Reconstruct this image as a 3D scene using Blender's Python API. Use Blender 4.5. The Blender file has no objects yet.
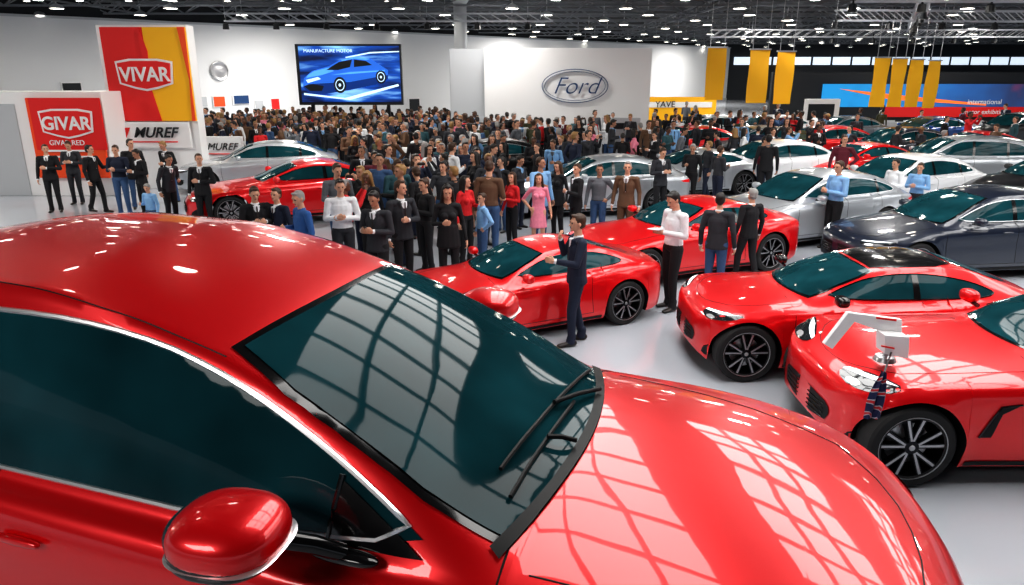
import bpy, bmesh, math, random
import numpy as np
from mathutils import Vector, Matrix, Euler
from mathutils.bvhtree import BVHTree
from mathutils.geometry import delaunay_2d_cdt
random.seed(7)
scene = bpy.context.scene
try:
    scene.view_settings.view_transform = 'Standard'
    scene.view_settings.look = 'Medium High Contrast'
    scene.view_settings.exposure = .22
except Exception as ex: print('look', ex)

# ------------------------------------------------------------------ camera
F = 720.0; CH = 3.5; HOR = 70.0
PITCH = math.atan((292.5-HOR)/F); cp, sp = math.cos(PITCH), math.sin(PITCH)
cam_d = bpy.data.cameras.new('camera'); cam = bpy.data.objects.new('camera', cam_d)
scene.collection.objects.link(cam)
cam.location = (0, 0, CH); cam.rotation_euler = (math.pi/2-PITCH, 0, 0)
cam_d.sensor_width = 36; cam_d.lens = F/1024*36; cam_d.clip_end = 400
scene.camera = cam
def rdir(px, py):
    u = (px-512)/F; v = (py-292.5)/F
    return Vector((u, cp-v*sp, -(sp+v*cp)))
def floor_at(px, py, z=0.0):
    d = rdir(px, py); t = (z-CH)/d.z
    return Vector((d.x*t, d.y*t, z))
def at_Y(px, py, Y):
    d = rdir(px, py); t = Y/d.y
    return Vector((d.x*t, Y, CH+d.z*t))

# ------------------------------------------------------------------ materials
MATS = {}
def mat(name, col=(.5,.5,.5), rough=.5, metal=0, coat=0, emis=None, es=1.0, spec=.5, noise=0, nscale=8, ior=None):
    if name in MATS: return MATS[name]
    m = bpy.data.materials.new(name); m.use_nodes = True
    nt = m.node_tree; b = nt.nodes['Principled BSDF']
    b.inputs['Base Color'].default_value = (*col, 1)
    b.inputs['Roughness'].default_value = rough
    b.inputs['Metallic'].default_value = metal
    b.inputs['Coat Weight'].default_value = coat
    b.inputs['Coat Roughness'].default_value = .02
    b.inputs['Specular IOR Level'].default_value = spec
    if ior: b.inputs['IOR'].default_value = ior
    if emis:
        b.inputs['Emission Color'].default_value = (*emis, 1)
        b.inputs['Emission Strength'].default_value = es
    if noise:
        n = nt.nodes.new('ShaderNodeTexNoise'); n.inputs['Scale'].default_value = nscale
        tc = nt.nodes.new('ShaderNodeTexCoord')
        nt.links.new(tc.outputs['Object'], n.inputs['Vector'])
        mx = nt.nodes.new('ShaderNodeMix'); mx.data_type = 'RGBA'
        mx.inputs['A'].default_value = (*[c*(1-noise) for c in col], 1)
        mx.inputs['B'].default_value = (*[min(1, c*(1+noise)) for c in col], 1)
        nt.links.new(n.outputs['Fac'], mx.inputs['Factor'])
        nt.links.new(mx.outputs['Result'], b.inputs['Base Color'])
    MATS[name] = m
    return m
RED = mat('paint_red', (.86,.003,.009), .33, .38, .85)
def paint(n, c, metal=.4): return mat('paint_'+n, c, .3, metal, 1.0)
PSILV = paint('silver', (.50,.53,.57), .5); PWHITE = paint('white', (.82,.83,.86), 0)
PDARK = paint('midnight', (.010,.016,.035), .1); PBLACK = paint('black', (.01,.01,.012), .1)
PGREY = paint('grey', (.2,.22,.25), .6); PBLUE = paint('blue', (.02,.08,.3), .5)
GLASS = mat('glass_tinted_painted_reflection', (.008,.050,.062), .04, 0, 0, noise=.8, nscale=2.6, ior=1.24)  # teal tint; noise paints mottled reflections into the base colour
BLK = mat('black_trim', (.008,.008,.009), .5, spec=.25)
GBLK = mat('gloss_black', (.008,.008,.009), .12, 0, .3)
CHR = mat('chrome', (.88,.89,.91), .28, .75)
TIRE = mat('tire_rubber', (.015,.015,.016), .75)
RIMD = mat('rim_dark', (.02,.02,.024), .3, .8)
RIMS = mat('rim_silver', (.48,.48,.5), .3, .8)
LAMPG = mat('headlight_glass', (.03,.035,.04), .05, .3, 1)
LED = mat('led_white', (.9,.95,1), .2, emis=(.9,.95,1), es=1.0)
TAIL = mat('taillight_red', (.45,.005,.01), .1, 0, 1, emis=(1,.02,.02), es=.3)
CARM = [RED, GLASS, BLK, GBLK, CHR, TIRE, RIMD, RIMS, LAMPG, LED, TAIL]
iP,iG,iB,iGB,iC,iT,iRD,iRS,iL,iLED,iTL = range(11)

# ------------------------------------------------------------------ mesh builder
class MB:
    def __init__(s): s.v=[]; s.f=[]; s.m=[]
    def add(s, vs, fs, mi):
        o = len(s.v); s.v += [tuple(p) for p in vs]
        s.f += [tuple(o+i for i in f) for f in fs]
        s.m += ([mi]*len(fs) if isinstance(mi, int) else list(mi))
    def mesh(s, name, mats, angle=38, smooth=True):
        me = bpy.data.meshes.new(name); me.from_pydata(s.v, [], s.f)
        for m in mats: me.materials.append(m)
        me.polygons.foreach_set('material_index', s.m)
        if smooth:
            me.polygons.foreach_set('use_smooth', [True]*len(s.f))
            me.update()
            try: me.set_sharp_from_angle(angle=math.radians(angle))
            except Exception: pass
        me.validate(); me.update()
        return me
    def box(s, c, size, mi, rot=None):
        hx,hy,hz = [k/2 for k in size]; vs=[]
        for x in (-hx,hx):
            for y in (-hy,hy):
                for z in (-hz,hz):
                    p = Vector((x,y,z))
                    if rot: p = rot @ p
                    vs.append(p+Vector(c))
        s.add(vs, [(0,1,3,2),(4,6,7,5),(0,4,5,1),(2,3,7,6),(0,2,6,4),(1,5,7,3)], mi)
    def bar(s, a, b, t, mi):
        a=Vector(a); b=Vector(b); d=b-a; L=d.length
        if L<1e-5: return
        q = d.to_track_quat('Z','Y').to_matrix()
        s.box((a+b)/2, (t,t,L), mi, q)
    def tube(s, pts, r, mi, sides=6, closed=False):
        pts=[Vector(p) for p in pts]; n=len(pts); vs=[]; fs=[]
        for i,p in enumerate(pts):
            a = pts[(i-1)%n] if (closed or i>0) else p
            b = pts[(i+1)%n] if (closed or i<n-1) else p
            d=(b-a)
            if d.length<1e-9: d=Vector((0,0,1))
            d.normalize()
            up = Vector((0,0,1)) if abs(d.z)<.9 else Vector((0,1,0))
            e1=d.cross(up).normalized(); e2=e1.cross(d)
            for k in range(sides):
                an=2*math.pi*k/sides
                vs.append(p+(e1*math.cos(an)+e2*math.sin(an))*r)
        m = n if closed else n-1
        for i in range(m):
            for k in range(sides):
                j=(i+1)%n; l=(k+1)%sides
                fs.append((i*sides+k, i*sides+l, j*sides+l, j*sides+k))
        if not closed:
            fs.append(tuple(range(sides-1,-1,-1))); fs.append(tuple((n-1)*sides+k for k in range(sides)))
        s.add(vs,fs,mi)
    def lathe(s, prof, c, axis, mi, seg=36):
        vs=[]; fs=[]; n=len(prof)
        for k in range(seg):
            a=2*math.pi*k/seg; ca,sa=math.cos(a),math.sin(a)
            for r,h in prof:
                if axis=='y': vs.append((c[0]+r*ca, c[1]+h, c[2]+r*sa))
                else: vs.append((c[0]+r*ca, c[1]+r*sa, c[2]+h))
        for k in range(seg):
            l=(k+1)%seg
            for i in range(n-1):
                f=(k*n+i, l*n+i, l*n+i+1, k*n+i+1)
                fs.append(f if axis=='z' else f[::-1])
        s.add(vs,fs,mi)
    def ellipsoid(s, c, r, mi, rot=None, e=1.0, seg=24, rings=14):
        vs=[]; fs=[]
        def pw(x): return math.copysign(abs(x)**e, x)
        for i in range(rings+1):
            ph=math.pi*i/rings
            for k in range(seg):
                a=2*math.pi*k/seg
                p=Vector((r[0]*pw(math.sin(ph))*pw(math.cos(a)), r[1]*pw(math.sin(ph))*pw(math.sin(a)), r[2]*pw(math.cos(ph))))
                if rot: p=rot@p
                vs.append(p+Vector(c))
        for i in range(rings):
            for k in range(seg):
                l=(k+1)%seg
                fs.append((i*seg+k,(i+1)*seg+k,(i+1)*seg+l,i*seg+l))
        s.add(vs,fs,mi)

def link(name, me, parent=None, loc=(0,0,0), rotz=0, scale=1):
    o=bpy.data.objects.new(name, me); scene.collection.objects.link(o)
    o.location=loc; o.rotation_euler=(0,0,rotz)
    o.scale=(scale,)*3 if not hasattr(scale,'__len__') else scale
    if parent: o.parent=parent
    return o
def empty(name, loc=(0,0,0)):
    o=bpy.data.objects.new(name,None); scene.collection.objects.link(o); o.location=loc
    o.empty_display_size=.2
    return o
def boxobj(name, c, size, m, parent=None, rotz=0, bevel=.0):
    bm=bmesh.new(); bmesh.ops.create_cube(bm,size=1)
    bmesh.ops.scale(bm,vec=size,verts=bm.verts)
    if bevel: bmesh.ops.bevel(bm,geom=bm.edges[:],offset=bevel,segments=2,affect='EDGES')
    me=bpy.data.meshes.new(name); bm.to_mesh(me); bm.free(); me.materials.append(m)
    return link(name,me,parent,c,rotz)

# ------------------------------------------------------------------ interpolation
def pchip(pts):
    P=sorted(pts); x=np.array([p[0] for p in P],float); y=np.array([p[1] for p in P],float)
    h=np.diff(x); d=np.diff(y)/h; n=len(x); m=np.zeros(n)
    for i in range(1,n-1):
        if d[i-1]*d[i]>0:
            w1=2*h[i]+h[i-1]; w2=h[i]+2*h[i-1]
            m[i]=(w1+w2)/(w1/d[i-1]+w2/d[i])
    m[0]=d[0]; m[-1]=d[-1]
    def f(t):
        t=np.clip(t,x[0],x[-1]); i=np.clip(np.searchsorted(x,t)-1,0,n-2)
        s=(t-x[i])/h[i]
        return (y[i]*(1+2*s)*(1-s)**2+m[i]*h[i]*s*(1-s)**2+y[i+1]*s*s*(3-2*s)+m[i+1]*h[i]*s*s*(s-1))
    return f
def resample(ctrl, M):
    c=np.array(ctrl); t=np.concatenate([[0],np.cumsum(np.linalg.norm(np.diff(c,axis=0),axis=1)+1e-6)])
    fy=pchip(list(zip(t,c[:,0]))); fz=pchip(list(zip(t,c[:,1])))
    s=np.linspace(0,t[-1],M)
    return np.stack([fy(s),fz(s)],1)
def chaikin(p, it=2, closed=True):
    for _ in range(it):
        q=[]; n=len(p)
        for i in range(n if closed else n-1):
            a=p[i]; b=p[(i+1)%n]
            q.append((a[0]*.75+b[0]*.25,a[1]*.75+b[1]*.25)); q.append((a[0]*.25+b[0]*.75,a[1]*.25+b[1]*.75))
        if not closed: q=[p[0]]+q+[p[-1]]
        p=q
    return p
def densify(p, step, closed=True):
    q=[]; n=len(p)
    for i in range(n if closed else n-1):
        a=p[i]; b=p[(i+1)%n]; L=math.hypot(b[0]-a[0],b[1]-a[1]); k=max(1,int(math.ceil(L/step)))
        for j in range(k): q.append((a[0]+(b[0]-a[0])*j/k,a[1]+(b[1]-a[1])*j/k))
    if not closed: q.append(p[-1])
    return q
def inpoly(x,y,p):
    c=False; n=len(p)
    for i in range(n):
        a=p[i]; b=p[i-1]
        if (a[1]>y)!=(b[1]>y) and x<(b[0]-a[0])*(y-a[1])/(b[1]-a[1])+a[0]: c=not c
    return c
def fr_side(s): return (Vector((0,3*s,0)),Vector((1,0,0)),Vector((0,0,1)),Vector((0,-s,0)))
FR_TOP=(Vector((0,0,4)),Vector((1,0,0)),Vector((0,1,0)),Vector((0,0,-1)))
FR_FRONT=(Vector((5,0,0)),Vector((0,1,0)),Vector((0,0,1)),Vector((-1,0,0)))
FR_REAR=(Vector((-5,0,0)),Vector((0,1,0)),Vector((0,0,1)),Vector((1,0,0)))
def fr_diag(s, c, ang, front=1):
    d=Vector((-front*math.cos(ang),-s*math.sin(ang),0))
    e1=Vector((-math.sin(ang)*front, s*math.cos(ang),0))
    return (Vector(c)-d*3,e1,Vector((0,0,1)),d)
def cast(bvh,fr,a,b,off):
    o=fr[0]+fr[1]*a+fr[2]*b
    h,n,_,_=bvh.ray_cast(o,fr[3])
    if h is None: return None
    if n.dot(fr[3])>0: n=-n
    return h+n*off
def patch(B,bvh,poly,fr,mi,off=.005,step=.06,rnd=2):
    if rnd: poly=chaikin(poly,rnd)
    bd=densify(poly,step)
    xs=[p[0] for p in bd]; ys=[p[1] for p in bd]
    pts=list(bd); nb=len(bd)
    x=min(xs)+step/2
    while x<max(xs):
        y=min(ys)+step/2
        while y<max(ys):
            if inpoly(x,y,bd) and min((x-q[0])**2+(y-q[1])**2 for q in bd)>(step*.4)**2: pts.append((x,y))
            y+=step
        x+=step
    r=delaunay_2d_cdt([Vector(p) for p in pts],[(i,(i+1)%nb) for i in range(nb)],[],1,1e-6)
    vs=[cast(bvh,fr,v[0],v[1],off) for v in r[0]]
    fs=[]
    for f in r[2]:
        if any(vs[i] is None for i in f): continue
        n=(vs[f[1]]-vs[f[0]]).cross(vs[f[2]]-vs[f[0]])
        fs.append(tuple(f) if n.dot(fr[3])<0 else tuple(reversed(f)))
    vs=[v if v is not None else Vector((0,0,.5)) for v in vs]
    B.add(vs,fs,mi)
def line(B,bvh,pl,fr,mi,r=.004,off=0,step=.05,closed=False,rnd=0):
    if rnd: pl=chaikin(pl,rnd,closed)
    pts=[cast(bvh,fr,a,b,off) for a,b in densify(pl,step,closed)]
    pts=[p for p in pts if p is not None]
    if len(pts)>1: B.tube(pts,r,mi,6,closed)

# ------------------------------------------------------------------ car generator
def wheel(B,c,R,wd,s,seg=40):
    hw=wd/2
    tp=[(R*.70,-hw*.9),(R*.8,-hw*1.0),(R*.93,-hw*.97),(R*.99,-hw*.8),(R,-hw*.5),(R,hw*.5),(R*.99,hw*.8),(R*.93,hw*.97),(R*.8,hw),(R*.70,hw*.9)]
    B.lathe(tp,c,'y',iT,seg)
    rp=[(R*.74,hw*.96),(R*.755,hw*.9),(R*.71,hw*.86),(R*.68,hw*.4),(R*.66,-hw*.5),(R*.1,-hw*.5)]
    rp=[(r,h*s) for r,h in rp]
    B.lathe(rp,c,'y',iRD,seg)
    B.lathe([(R*.77,hw*.95*s),(R*.765,hw*1.0*s),(R*.75,hw*.98*s),(R*.74,hw*.86*s)],c,'y',iRS,seg)
    B.lathe([(R*.5,hw*.05*s),(R*.5,hw*.12*s),(R*.15,hw*.12*s)],c,'y',iRS,24)
    B.lathe([(R*.17,hw*.3*s),(R*.16,hw*.82*s),(R*.1,hw*.86*s),(0.001,hw*.86*s)],c,'y',iRD,20)
    B.lathe([(R*.07,hw*.86*s),(R*.06,hw*.9*s),(0.001,hw*.9*s)],c,'y',iRS,12)
    for k in range(5):
        for dd in (-.2,.2):
            a=2*math.pi*k/5+.3+dd*.35; a2=2*math.pi*k/5+.3+dd*1.25
            r0,r1=R*.12,R*.72
            p0=Vector((math.cos(a)*r0,0,math.sin(a)*r0)); p1=Vector((math.cos(a2)*r1,0,math.sin(a2)*r1))
            d=(p1-p0).normalized(); n=Vector((-d.z,0,d.x)); C=Vector(c)
            for (w0,w1,yo,y1,mi) in ((R*.055,R*.06,hw*.80*s,hw*.86*s,iRD),(R*.022,R*.030,hw*.815*s,hw*.875*s,iRS)):
                yi=hw*.45*s
                vs=[C+p0+n*w0+Vector((0,yo,0)),C+p0-n*w0+Vector((0,yo,0)),C+p1-n*w1+Vector((0,y1,0)),C+p1+n*w1+Vector((0,y1,0)),
                    C+p0+n*w0*1.3+Vector((0,yi,0)),C+p0-n*w0*1.3+Vector((0,yi,0)),C+p1-n*w1*1.3+Vector((0,yi,0)),C+p1+n*w1*1.3+Vector((0,yi,0))]
                B.add(vs,[(0,1,2,3),(0,4,5,1),(1,5,6,2),(2,6,7,3),(3,7,4,0)],mi)

SPEC={}
SPEC['sedan']=dict(xf=2.42,xr=-2.42,w=.93,ysh=.865,ax=(1.47,-1.42),R=.35,bow=.17,
 top=[(2.42,.52),(2.38,.62),(2.25,.715),(2.0,.80),(1.6,.885),(1.25,.94),(1.04,.965),(.6,1.18),(.2,1.36),(0,1.405),(-.3,1.44),(-.7,1.45),(-1.1,1.42),(-1.5,1.32),(-1.85,1.17),(-2.05,1.08),(-2.2,1.03),(-2.34,.95),(-2.42,.75)],
 base=[(2.42,.52),(2.38,.62),(2.25,.715),(2.0,.80),(1.6,.885),(1.25,.94),(1.04,.965),(0,.985),(-1,1.0),(-2.0,1.03),(-2.2,1.02),(-2.34,.95),(-2.42,.75)],
 sh=[(2.42,.48),(2.3,.62),(2.0,.73),(1.5,.82),(1.0,.88),(0,.925),(-1,.95),(-1.8,.97),(-2.2,.93),(-2.36,.82),(-2.42,.68)],
 rail=[(2.42,.58),(1.5,.62),(1.04,.69),(.6,.645),(.1,.60),(-.5,.585),(-1.2,.57),(-2,.58),(-2.42,.6)],
 ws=(1.07,.13,.66,.55), rw=(-1.2,-2.0,.5,.56),
 dlo=[(.80,.985),(-1.55,1.015),(-1.78,1.06),(-1.5,1.19),(-1.0,1.305),(-.5,1.345),(-.1,1.325),(.2,1.265),(.5,1.14)],
 pil=[-.3,-1.25], doors=[1.0,-.3,-1.25], nose=.8)
SPEC['fg']=dict(SPEC['sedan'],bow=.12,
 top=[(2.42,.52),(2.38,.62),(2.25,.715),(2.0,.80),(1.6,.89),(1.3,.935),(1.10,.955),(.65,1.17),(.2,1.365),(0,1.43),(-.3,1.505),(-.7,1.56),(-1.2,1.565),(-1.7,1.50),(-2.1,1.37),(-2.28,1.17),(-2.36,.97),(-2.42,.75)],
 base=[(2.42,.52),(2.38,.62),(2.25,.715),(2.0,.80),(1.6,.89),(1.3,.935),(1.10,.955),(0,.94),(-1,.96),(-2.0,.99),(-2.2,.98),(-2.34,.92),(-2.42,.75)],
 sh=[(2.42,.48),(2.3,.62),(2.0,.73),(1.5,.80),(1.0,.83),(0,.845),(-1,.88),(-1.8,.91),(-2.2,.89),(-2.36,.80),(-2.42,.68)],
 rail=[(2.42,.58),(1.5,.62),(1.10,.69),(.65,.65),(.1,.60),(-.5,.59),(-1.2,.59),(-2,.57),(-2.42,.57)],
 ws=(1.13,.13,.67,.55), rw=(-1.9,-2.22,.5,.56),
 dlo=[(.92,.885),(-1.55,.935),(-1.85,.98),(-1.75,1.20),(-1.3,1.385),(-.7,1.435),(-.2,1.395),(.15,1.295),(.55,1.11)],
 pil=[-.98], doors=[1.05,-.72,-1.5])
SPEC['coupe']=dict(xf=2.3,xr=-2.25,w=.95,ysh=.88,ax=(1.40,-1.36),R=.36,bow=.17,
 top=[(2.3,.50),(2.25,.60),(2.1,.69),(1.8,.78),(1.4,.86),(1.0,.925),(.78,.95),(.4,1.10),(0,1.24),(-.3,1.30),(-.6,1.31),(-.95,1.27),(-1.35,1.16),(-1.7,1.04),(-1.95,.985),(-2.1,.965),(-2.2,.93),(-2.25,.72)],
 base=[(2.3,.50),(2.25,.60),(2.1,.69),(1.8,.78),(1.4,.86),(1.0,.925),(.78,.95),(0,.94),(-1,.96),(-1.8,.985),(-2.1,.965),(-2.2,.93),(-2.25,.72)],
 sh=[(2.3,.46),(2.2,.58),(1.9,.71),(1.45,.80),(.9,.83),(0,.86),(-.7,.89),(-1.4,.94),(-1.9,.92),(-2.18,.84),(-2.25,.66)],
 rail=[(2.3,.58),(1.4,.62),(.78,.66),(.4,.62),(0,.57),(-.5,.55),(-1,.54),(-1.8,.56),(-2.25,.6)],
 ws=(.80,-.02,.62,.52), rw=(-.95,-1.72,.47,.53),
 dlo=[(.55,.95),(-.9,.965),(-1.45,1.0),(-1.15,1.12),(-.8,1.195),(-.4,1.215),(-.05,1.17),(.25,1.07)],
 pil=[-.62], doors=[.82,-.72], nose=.85)
SPEC['gt']=dict(SPEC['coupe'],xf=1.95,xr=-2.3,nose=.58,roofblk=True,
 top=[(1.95,.55),(1.92,.69),(1.83,.78),(1.62,.86),(1.35,.915),(1.0,.955),(.72,.97),(.25,1.16),(-.15,1.29),(-.5,1.35),(-.9,1.355),(-1.25,1.31),(-1.6,1.20),(-1.9,1.09),(-2.1,1.02),(-2.24,.95),(-2.3,.74)],
 base=[(1.95,.55),(1.92,.69),(1.83,.78),(1.62,.86),(1.35,.915),(1.0,.955),(.72,.97),(0,.97),(-1,.99),(-1.8,1.01),(-2.1,.99),(-2.24,.94),(-2.3,.74)],
 sh=[(1.95,.50),(1.90,.66),(1.75,.77),(1.42,.85),(.9,.87),(0,.88),(-.7,.91),(-1.4,.96),(-1.95,.94),(-2.22,.85),(-2.3,.66)],
 ws=(.74,-.12,.62,.52), rw=(-1.2,-1.85,.47,.53),
 dlo=[(.50,.975),(-.95,.99),(-1.6,1.03),(-1.3,1.165),(-.9,1.24),(-.5,1.26),(-.12,1.215),(.2,1.11)],
 pil=[-.6], doors=[.85,-.66], vent=True)
SPEC['gtlong']=dict(SPEC['gt'],roofblk=False,xf=1.92,xr=-2.7,ax=(1.40,-1.75),nose=.55,hlshift=True,
 top=[(1.92,.55),(1.89,.69),(1.80,.78),(1.6,.86),(1.35,.915),(1.0,.95),(.25,.985),(-.2,1.16),(-.6,1.29),(-.95,1.33),(-1.3,1.32),(-1.7,1.24),(-2.1,1.12),(-2.4,1.02),(-2.62,.95),(-2.7,.74)],
 base=[(1.92,.55),(1.89,.69),(1.80,.78),(1.6,.86),(1.35,.915),(1.0,.95),(.25,.985),(-1,.99),(-2.0,1.01),(-2.4,.99),(-2.62,.94),(-2.7,.74)],
 sh=[(1.92,.50),(1.88,.66),(1.73,.77),(1.42,.86),(.9,.87),(0,.89),(-.7,.91),(-1.75,.97),(-2.2,.94),(-2.6,.85),(-2.7,.66)],
 rail=[(1.92,.58),(1.0,.64),(.25,.66),(-.2,.62),(-.6,.57),(-1.2,.55),(-2.7,.6)],
 ws=(.27,-.55,.62,.52), rw=(-1.5,-2.25,.47,.53),
 dlo=[(.03,.985),(-1.45,1.0),(-2.0,1.03),(-1.75,1.13),(-1.35,1.215),(-.95,1.235),(-.6,1.20),(-.28,1.11)],
 pil=[-1.1], doors=[.35,-1.15])
SPEC['suv']=dict(xf=2.3,xr=-2.3,w=.94,ysh=.88,ax=(1.40,-1.40),R=.37,bow=.17,
 top=[(2.3,.62),(2.27,.78),(2.15,.88),(1.8,.97),(1.4,1.03),(1.1,1.08),(.7,1.32),(.3,1.54),(0,1.6),(-.5,1.63),(-1.2,1.61),(-1.8,1.53),(-2.05,1.35),(-2.2,1.08),(-2.3,.8)],
 base=[(2.3,.62),(2.27,.78),(2.15,.88),(1.8,.97),(1.4,1.03),(1.1,1.08),(0,1.08),(-1,1.09),(-2.0,1.08),(-2.2,1.05),(-2.3,.8)],
 sh=[(2.3,.56),(2.2,.76),(1.8,.88),(1.0,.97),(0,1.0),(-1,1.02),(-1.9,1.03),(-2.2,.98),(-2.3,.74)],
 rail=[(2.3,.6),(1.5,.64),(1.1,.70),(.6,.66),(.1,.63),(-1,.62),(-2,.6),(-2.3,.6)],
 ws=(1.13,.25,.67,.58), rw=(-1.86,-2.12,.5,.56),
 dlo=[(.85,1.08),(-1.7,1.11),(-1.85,1.16),(-1.65,1.42),(-1.0,1.50),(-.1,1.51),(.2,1.46),(.5,1.30)],
 pil=[-.25,-1.2], doors=[1.0,-.25,-1.2], nose=.7)

def make_car(kind,dx=.06,M=34,fine=False):
    S=SPEC[kind]; B=MB(); w=S['w']; R=S['R']; Ra=R+.045; zc=R
    ft,fb,fs_,frl=[pchip(S[k]) for k in ('top','base','sh','rail')]
    sy=pchip([(-.2,.9),(0,.93),(.12,.965),(.42,1.0),(.62,.985),(.80,.985),(.92,.965),(1.0,S['ysh']/w)])
    xf,xr=S['xf'],S['xr']; sill=.17
    def plan(x):
        t=(x-(xf-S['nose']))/S['nose']
        if t>0: return max(0,1-t**2.7)**(1/2.7)
        l=.6; t=((xr+l)-x)/l
        if t>0: return max(0,1-t**3.4)**(1/3.4)
        return 1
    xs=set(np.arange(xr+.1,xf-.1,dx).round(4))
    for k in range(1,16):
        a=k/16*math.pi/2
        xs.add(round(xf-.35*(1-math.sin(a)),5)); xs.add(round(xr+.3*(1-math.sin(a)),5))
    for q in (xf-.0006,xf-.003,xf-.01,xr+.0006,xr+.003,xr+.01): xs.add(q)
    for xa in S['ax']:
        xs={x for x in xs if abs(x-xa)>Ra+.004}
        for k in range(0,29):
            xs.add(xa+Ra*math.cos(math.pi*k/28))
        xs.add(xa+Ra+.003); xs.add(xa-Ra-.003)
    xs=sorted(xs)
    rings=[]
    for x in xs:
        pf=plan(x); zt,zb0,zs=float(ft(x)),float(fb(x)),float(fs_(x)); H=max(0,zt-zb0)
        dn=(xf-x); dr=(x-xr)
        zb=sill+.13*max(0,1-dn/.35)**2+.16*max(0,1-dr/.4)**1.5
        for xa in S['ax']:
            q=Ra*Ra-(x-xa)**2
            if q>-1e-6: zb=max(zb,zc+math.sqrt(max(q,0)))
        zb=min(zb,zs-.07)
        pts=[]
        for k in range(9):
            t=k/8; z=zb+(zs-zb)*t; tn=(z-sill)/(zs-sill)
            y=float(sy(tn))*w
            for xa in S['ax']:
                d=math.hypot(x-xa,z-zc); y+=.022*math.exp(-((d-Ra)/.07)**2)
            y-=.012*math.exp(-((tn-.35)/.14)**2)*(1 if S['ax'][1]+Ra<x<S['ax'][0]-Ra else 0)
            pts.append((y*pf,z))
        ysh=S['ysh']*pf; yr=float(frl(x))*pf
        def basez(y):
            q=min(1,abs(y)/max(ysh,1e-4)); return zs+(zb0-zs)*(1-q**2.6)
        y5=ysh-.055*pf
        for fr_,hf in ((0,0),(.38,.42),(.78,.80),(.93,.91),(1.0,.945)):
            y=y5+(yr-y5)*fr_; pts.append((y,basez(y)+H*hf))
        for q in (.88,.7,.5,.3,.12,0):
            y=yr*q; pts.append((y,basez(y)+H*(1-.055*q*q)))
        half=resample(pts,M)
        rings.append((x,[(max(0.0,half[0][0]-.42)*.9,zb)]+[tuple(p) for p in half]))
    n=M+1; vs=[]
    for x,h in rings:
        for y,z in h: vs.append((x,y,z))
        for y,z in reversed(h[:-1]): vs.append((x,-y,z))
    rl=2*n-1; fs=[]; ms=[]
    for i in range(len(rings)-1):
        for j in range(rl):
            j2=(j+1)%rl
            fs.append((i*rl+j,i*rl+j2,(i+1)*rl+j2,(i+1)*rl+j))
            ms.append(iB if (j==0 or j>=rl-2) else iP)
    fs.append(tuple(range(rl-1,-1,-1))); ms.append(iP)
    fs.append(tuple((len(rings)-1)*rl+j for j in range(rl))); ms.append(iP)
    B.add(vs,fs,ms)
    bvh=BVHTree.FromPolygons([Vector(v) for v in vs],fs[:-2])
    st=.04 if fine else .08
    for xa in S['ax']:
        for s in (1,-1): wheel(B,(xa,s*(w-.125),R),R,.25,s)
    b,t,hb,ht=S['ws']; bow=S['bow']
    def wpoly(e,b=b,t=t,hb=hb,ht=ht):
        P=[]
        for k in range(9):
            q=-1+2*k/8; P.append((b+e-bow*q*q,(hb+e)*q))
        for k in range(9):
            q=1-2*k/8; P.append((t-e+.03-.05*q*q,(ht+e)*q))
        return P
    patch(B,bvh,wpoly(.03),FR_TOP,iGB,.004,st,1)
    patch(B,bvh,wpoly(0),FR_TOP,iG,.008,st,1)
    t2,b2,ht2,hb2=S['rw']
    patch(B,bvh,[(t2,-ht2),(t2+.03,0),(t2,ht2),(b2,hb2),(b2-.06,0),(b2,-hb2)],FR_TOP,iG,.006,st,1)
    if S.get('roofblk'):
        patch(B,bvh,[(t-.06,-.53),(t-.03,0),(t-.06,.53),(t2+.05,.51),(t2+.06,0),(t2+.05,-.51)],FR_TOP,iGB,.005,st,1)
    for s in (1,-1):
        fr=fr_side(s)
        patch(B,bvh,S['dlo'],fr,iG,.006,st,1)
        line(B,bvh,chaikin(S['dlo'],2),fr,iC if kind in('sedan','suv','fg') else iGB,.0095 if fine else .008,.006,st,True)
        for p in S['pil']:
            zt=float(ft(p))-.11; zb_=float(fb(p))
            patch(B,bvh,[(p-.04,zb_+.0),(p+.04,zb_+.0),(p+.035,zt),(p-.035,zt)],fr,iGB,.011,st,0)
        if fine:
            patch(B,bvh,[(.84,.90),(.54,.905),(.57,1.06)],fr,iGB,.012,.03,0)
            line(B,bvh,[(.55,.905),(.56,1.075)],fr,iGB,.008,.012,.03)
        if S.get('vent'):
            patch(B,bvh,[(.90,.46),(.76,.72),(.60,.74),(.74,.66),(.80,.46)],fr,iB,.006,.05,0)
            line(B,bvh,[(.90,.46),(.76,.72),(.60,.74)],fr,iGB,.008,.006,.05)
        for i,p in enumerate(S['doors']):
            zt=float(fb(p))-.02
            line(B,bvh,[(p,zt),(p+.02,.6),(p-.03,.3)],fr,iB,.004,0,.05,False,1)
        line(B,bvh,[(S['doors'][0]-.03,.3),(S['doors'][-1]-.03,.3)],fr,iB,.004,0,.08)
        patch(B,bvh,[(S['ax'][0]-Ra-.04,.185),(S['ax'][1]+Ra+.04,.185),(S['ax'][1]+Ra+.04,.235),(S['ax'][0]-Ra-.04,.235)],fr,iB,.006,.1,0)
        hx=S['doors'][1]+.12; hz=float(fs_(hx))-.1
        hy=(cast(bvh,fr,hx+.09,hz,.018))
        if hy: B.ellipsoid(hy,(.1,.014,.014),iP,e=.7,seg=12,rings=8)
        mx=S['dlo'][0][0]-(.30 if kind=='sedan' else .12); mz=S['dlo'][0][1]+.055
        my=s*(S['ysh']+.10)
        if not fine:
            B.ellipsoid((mx,my,mz),(.075,.11,.065),iP if not S.get('roofblk') else iGB,e=.75,seg=16,rings=10)
            B.tube([(mx,s*(S['ysh']-.06),mz-.06),(mx,my,mz-.05)],.022,iGB,8)
        c=(xf-.32,s*.66,float(fs_(xf-.25))-.005)
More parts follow.
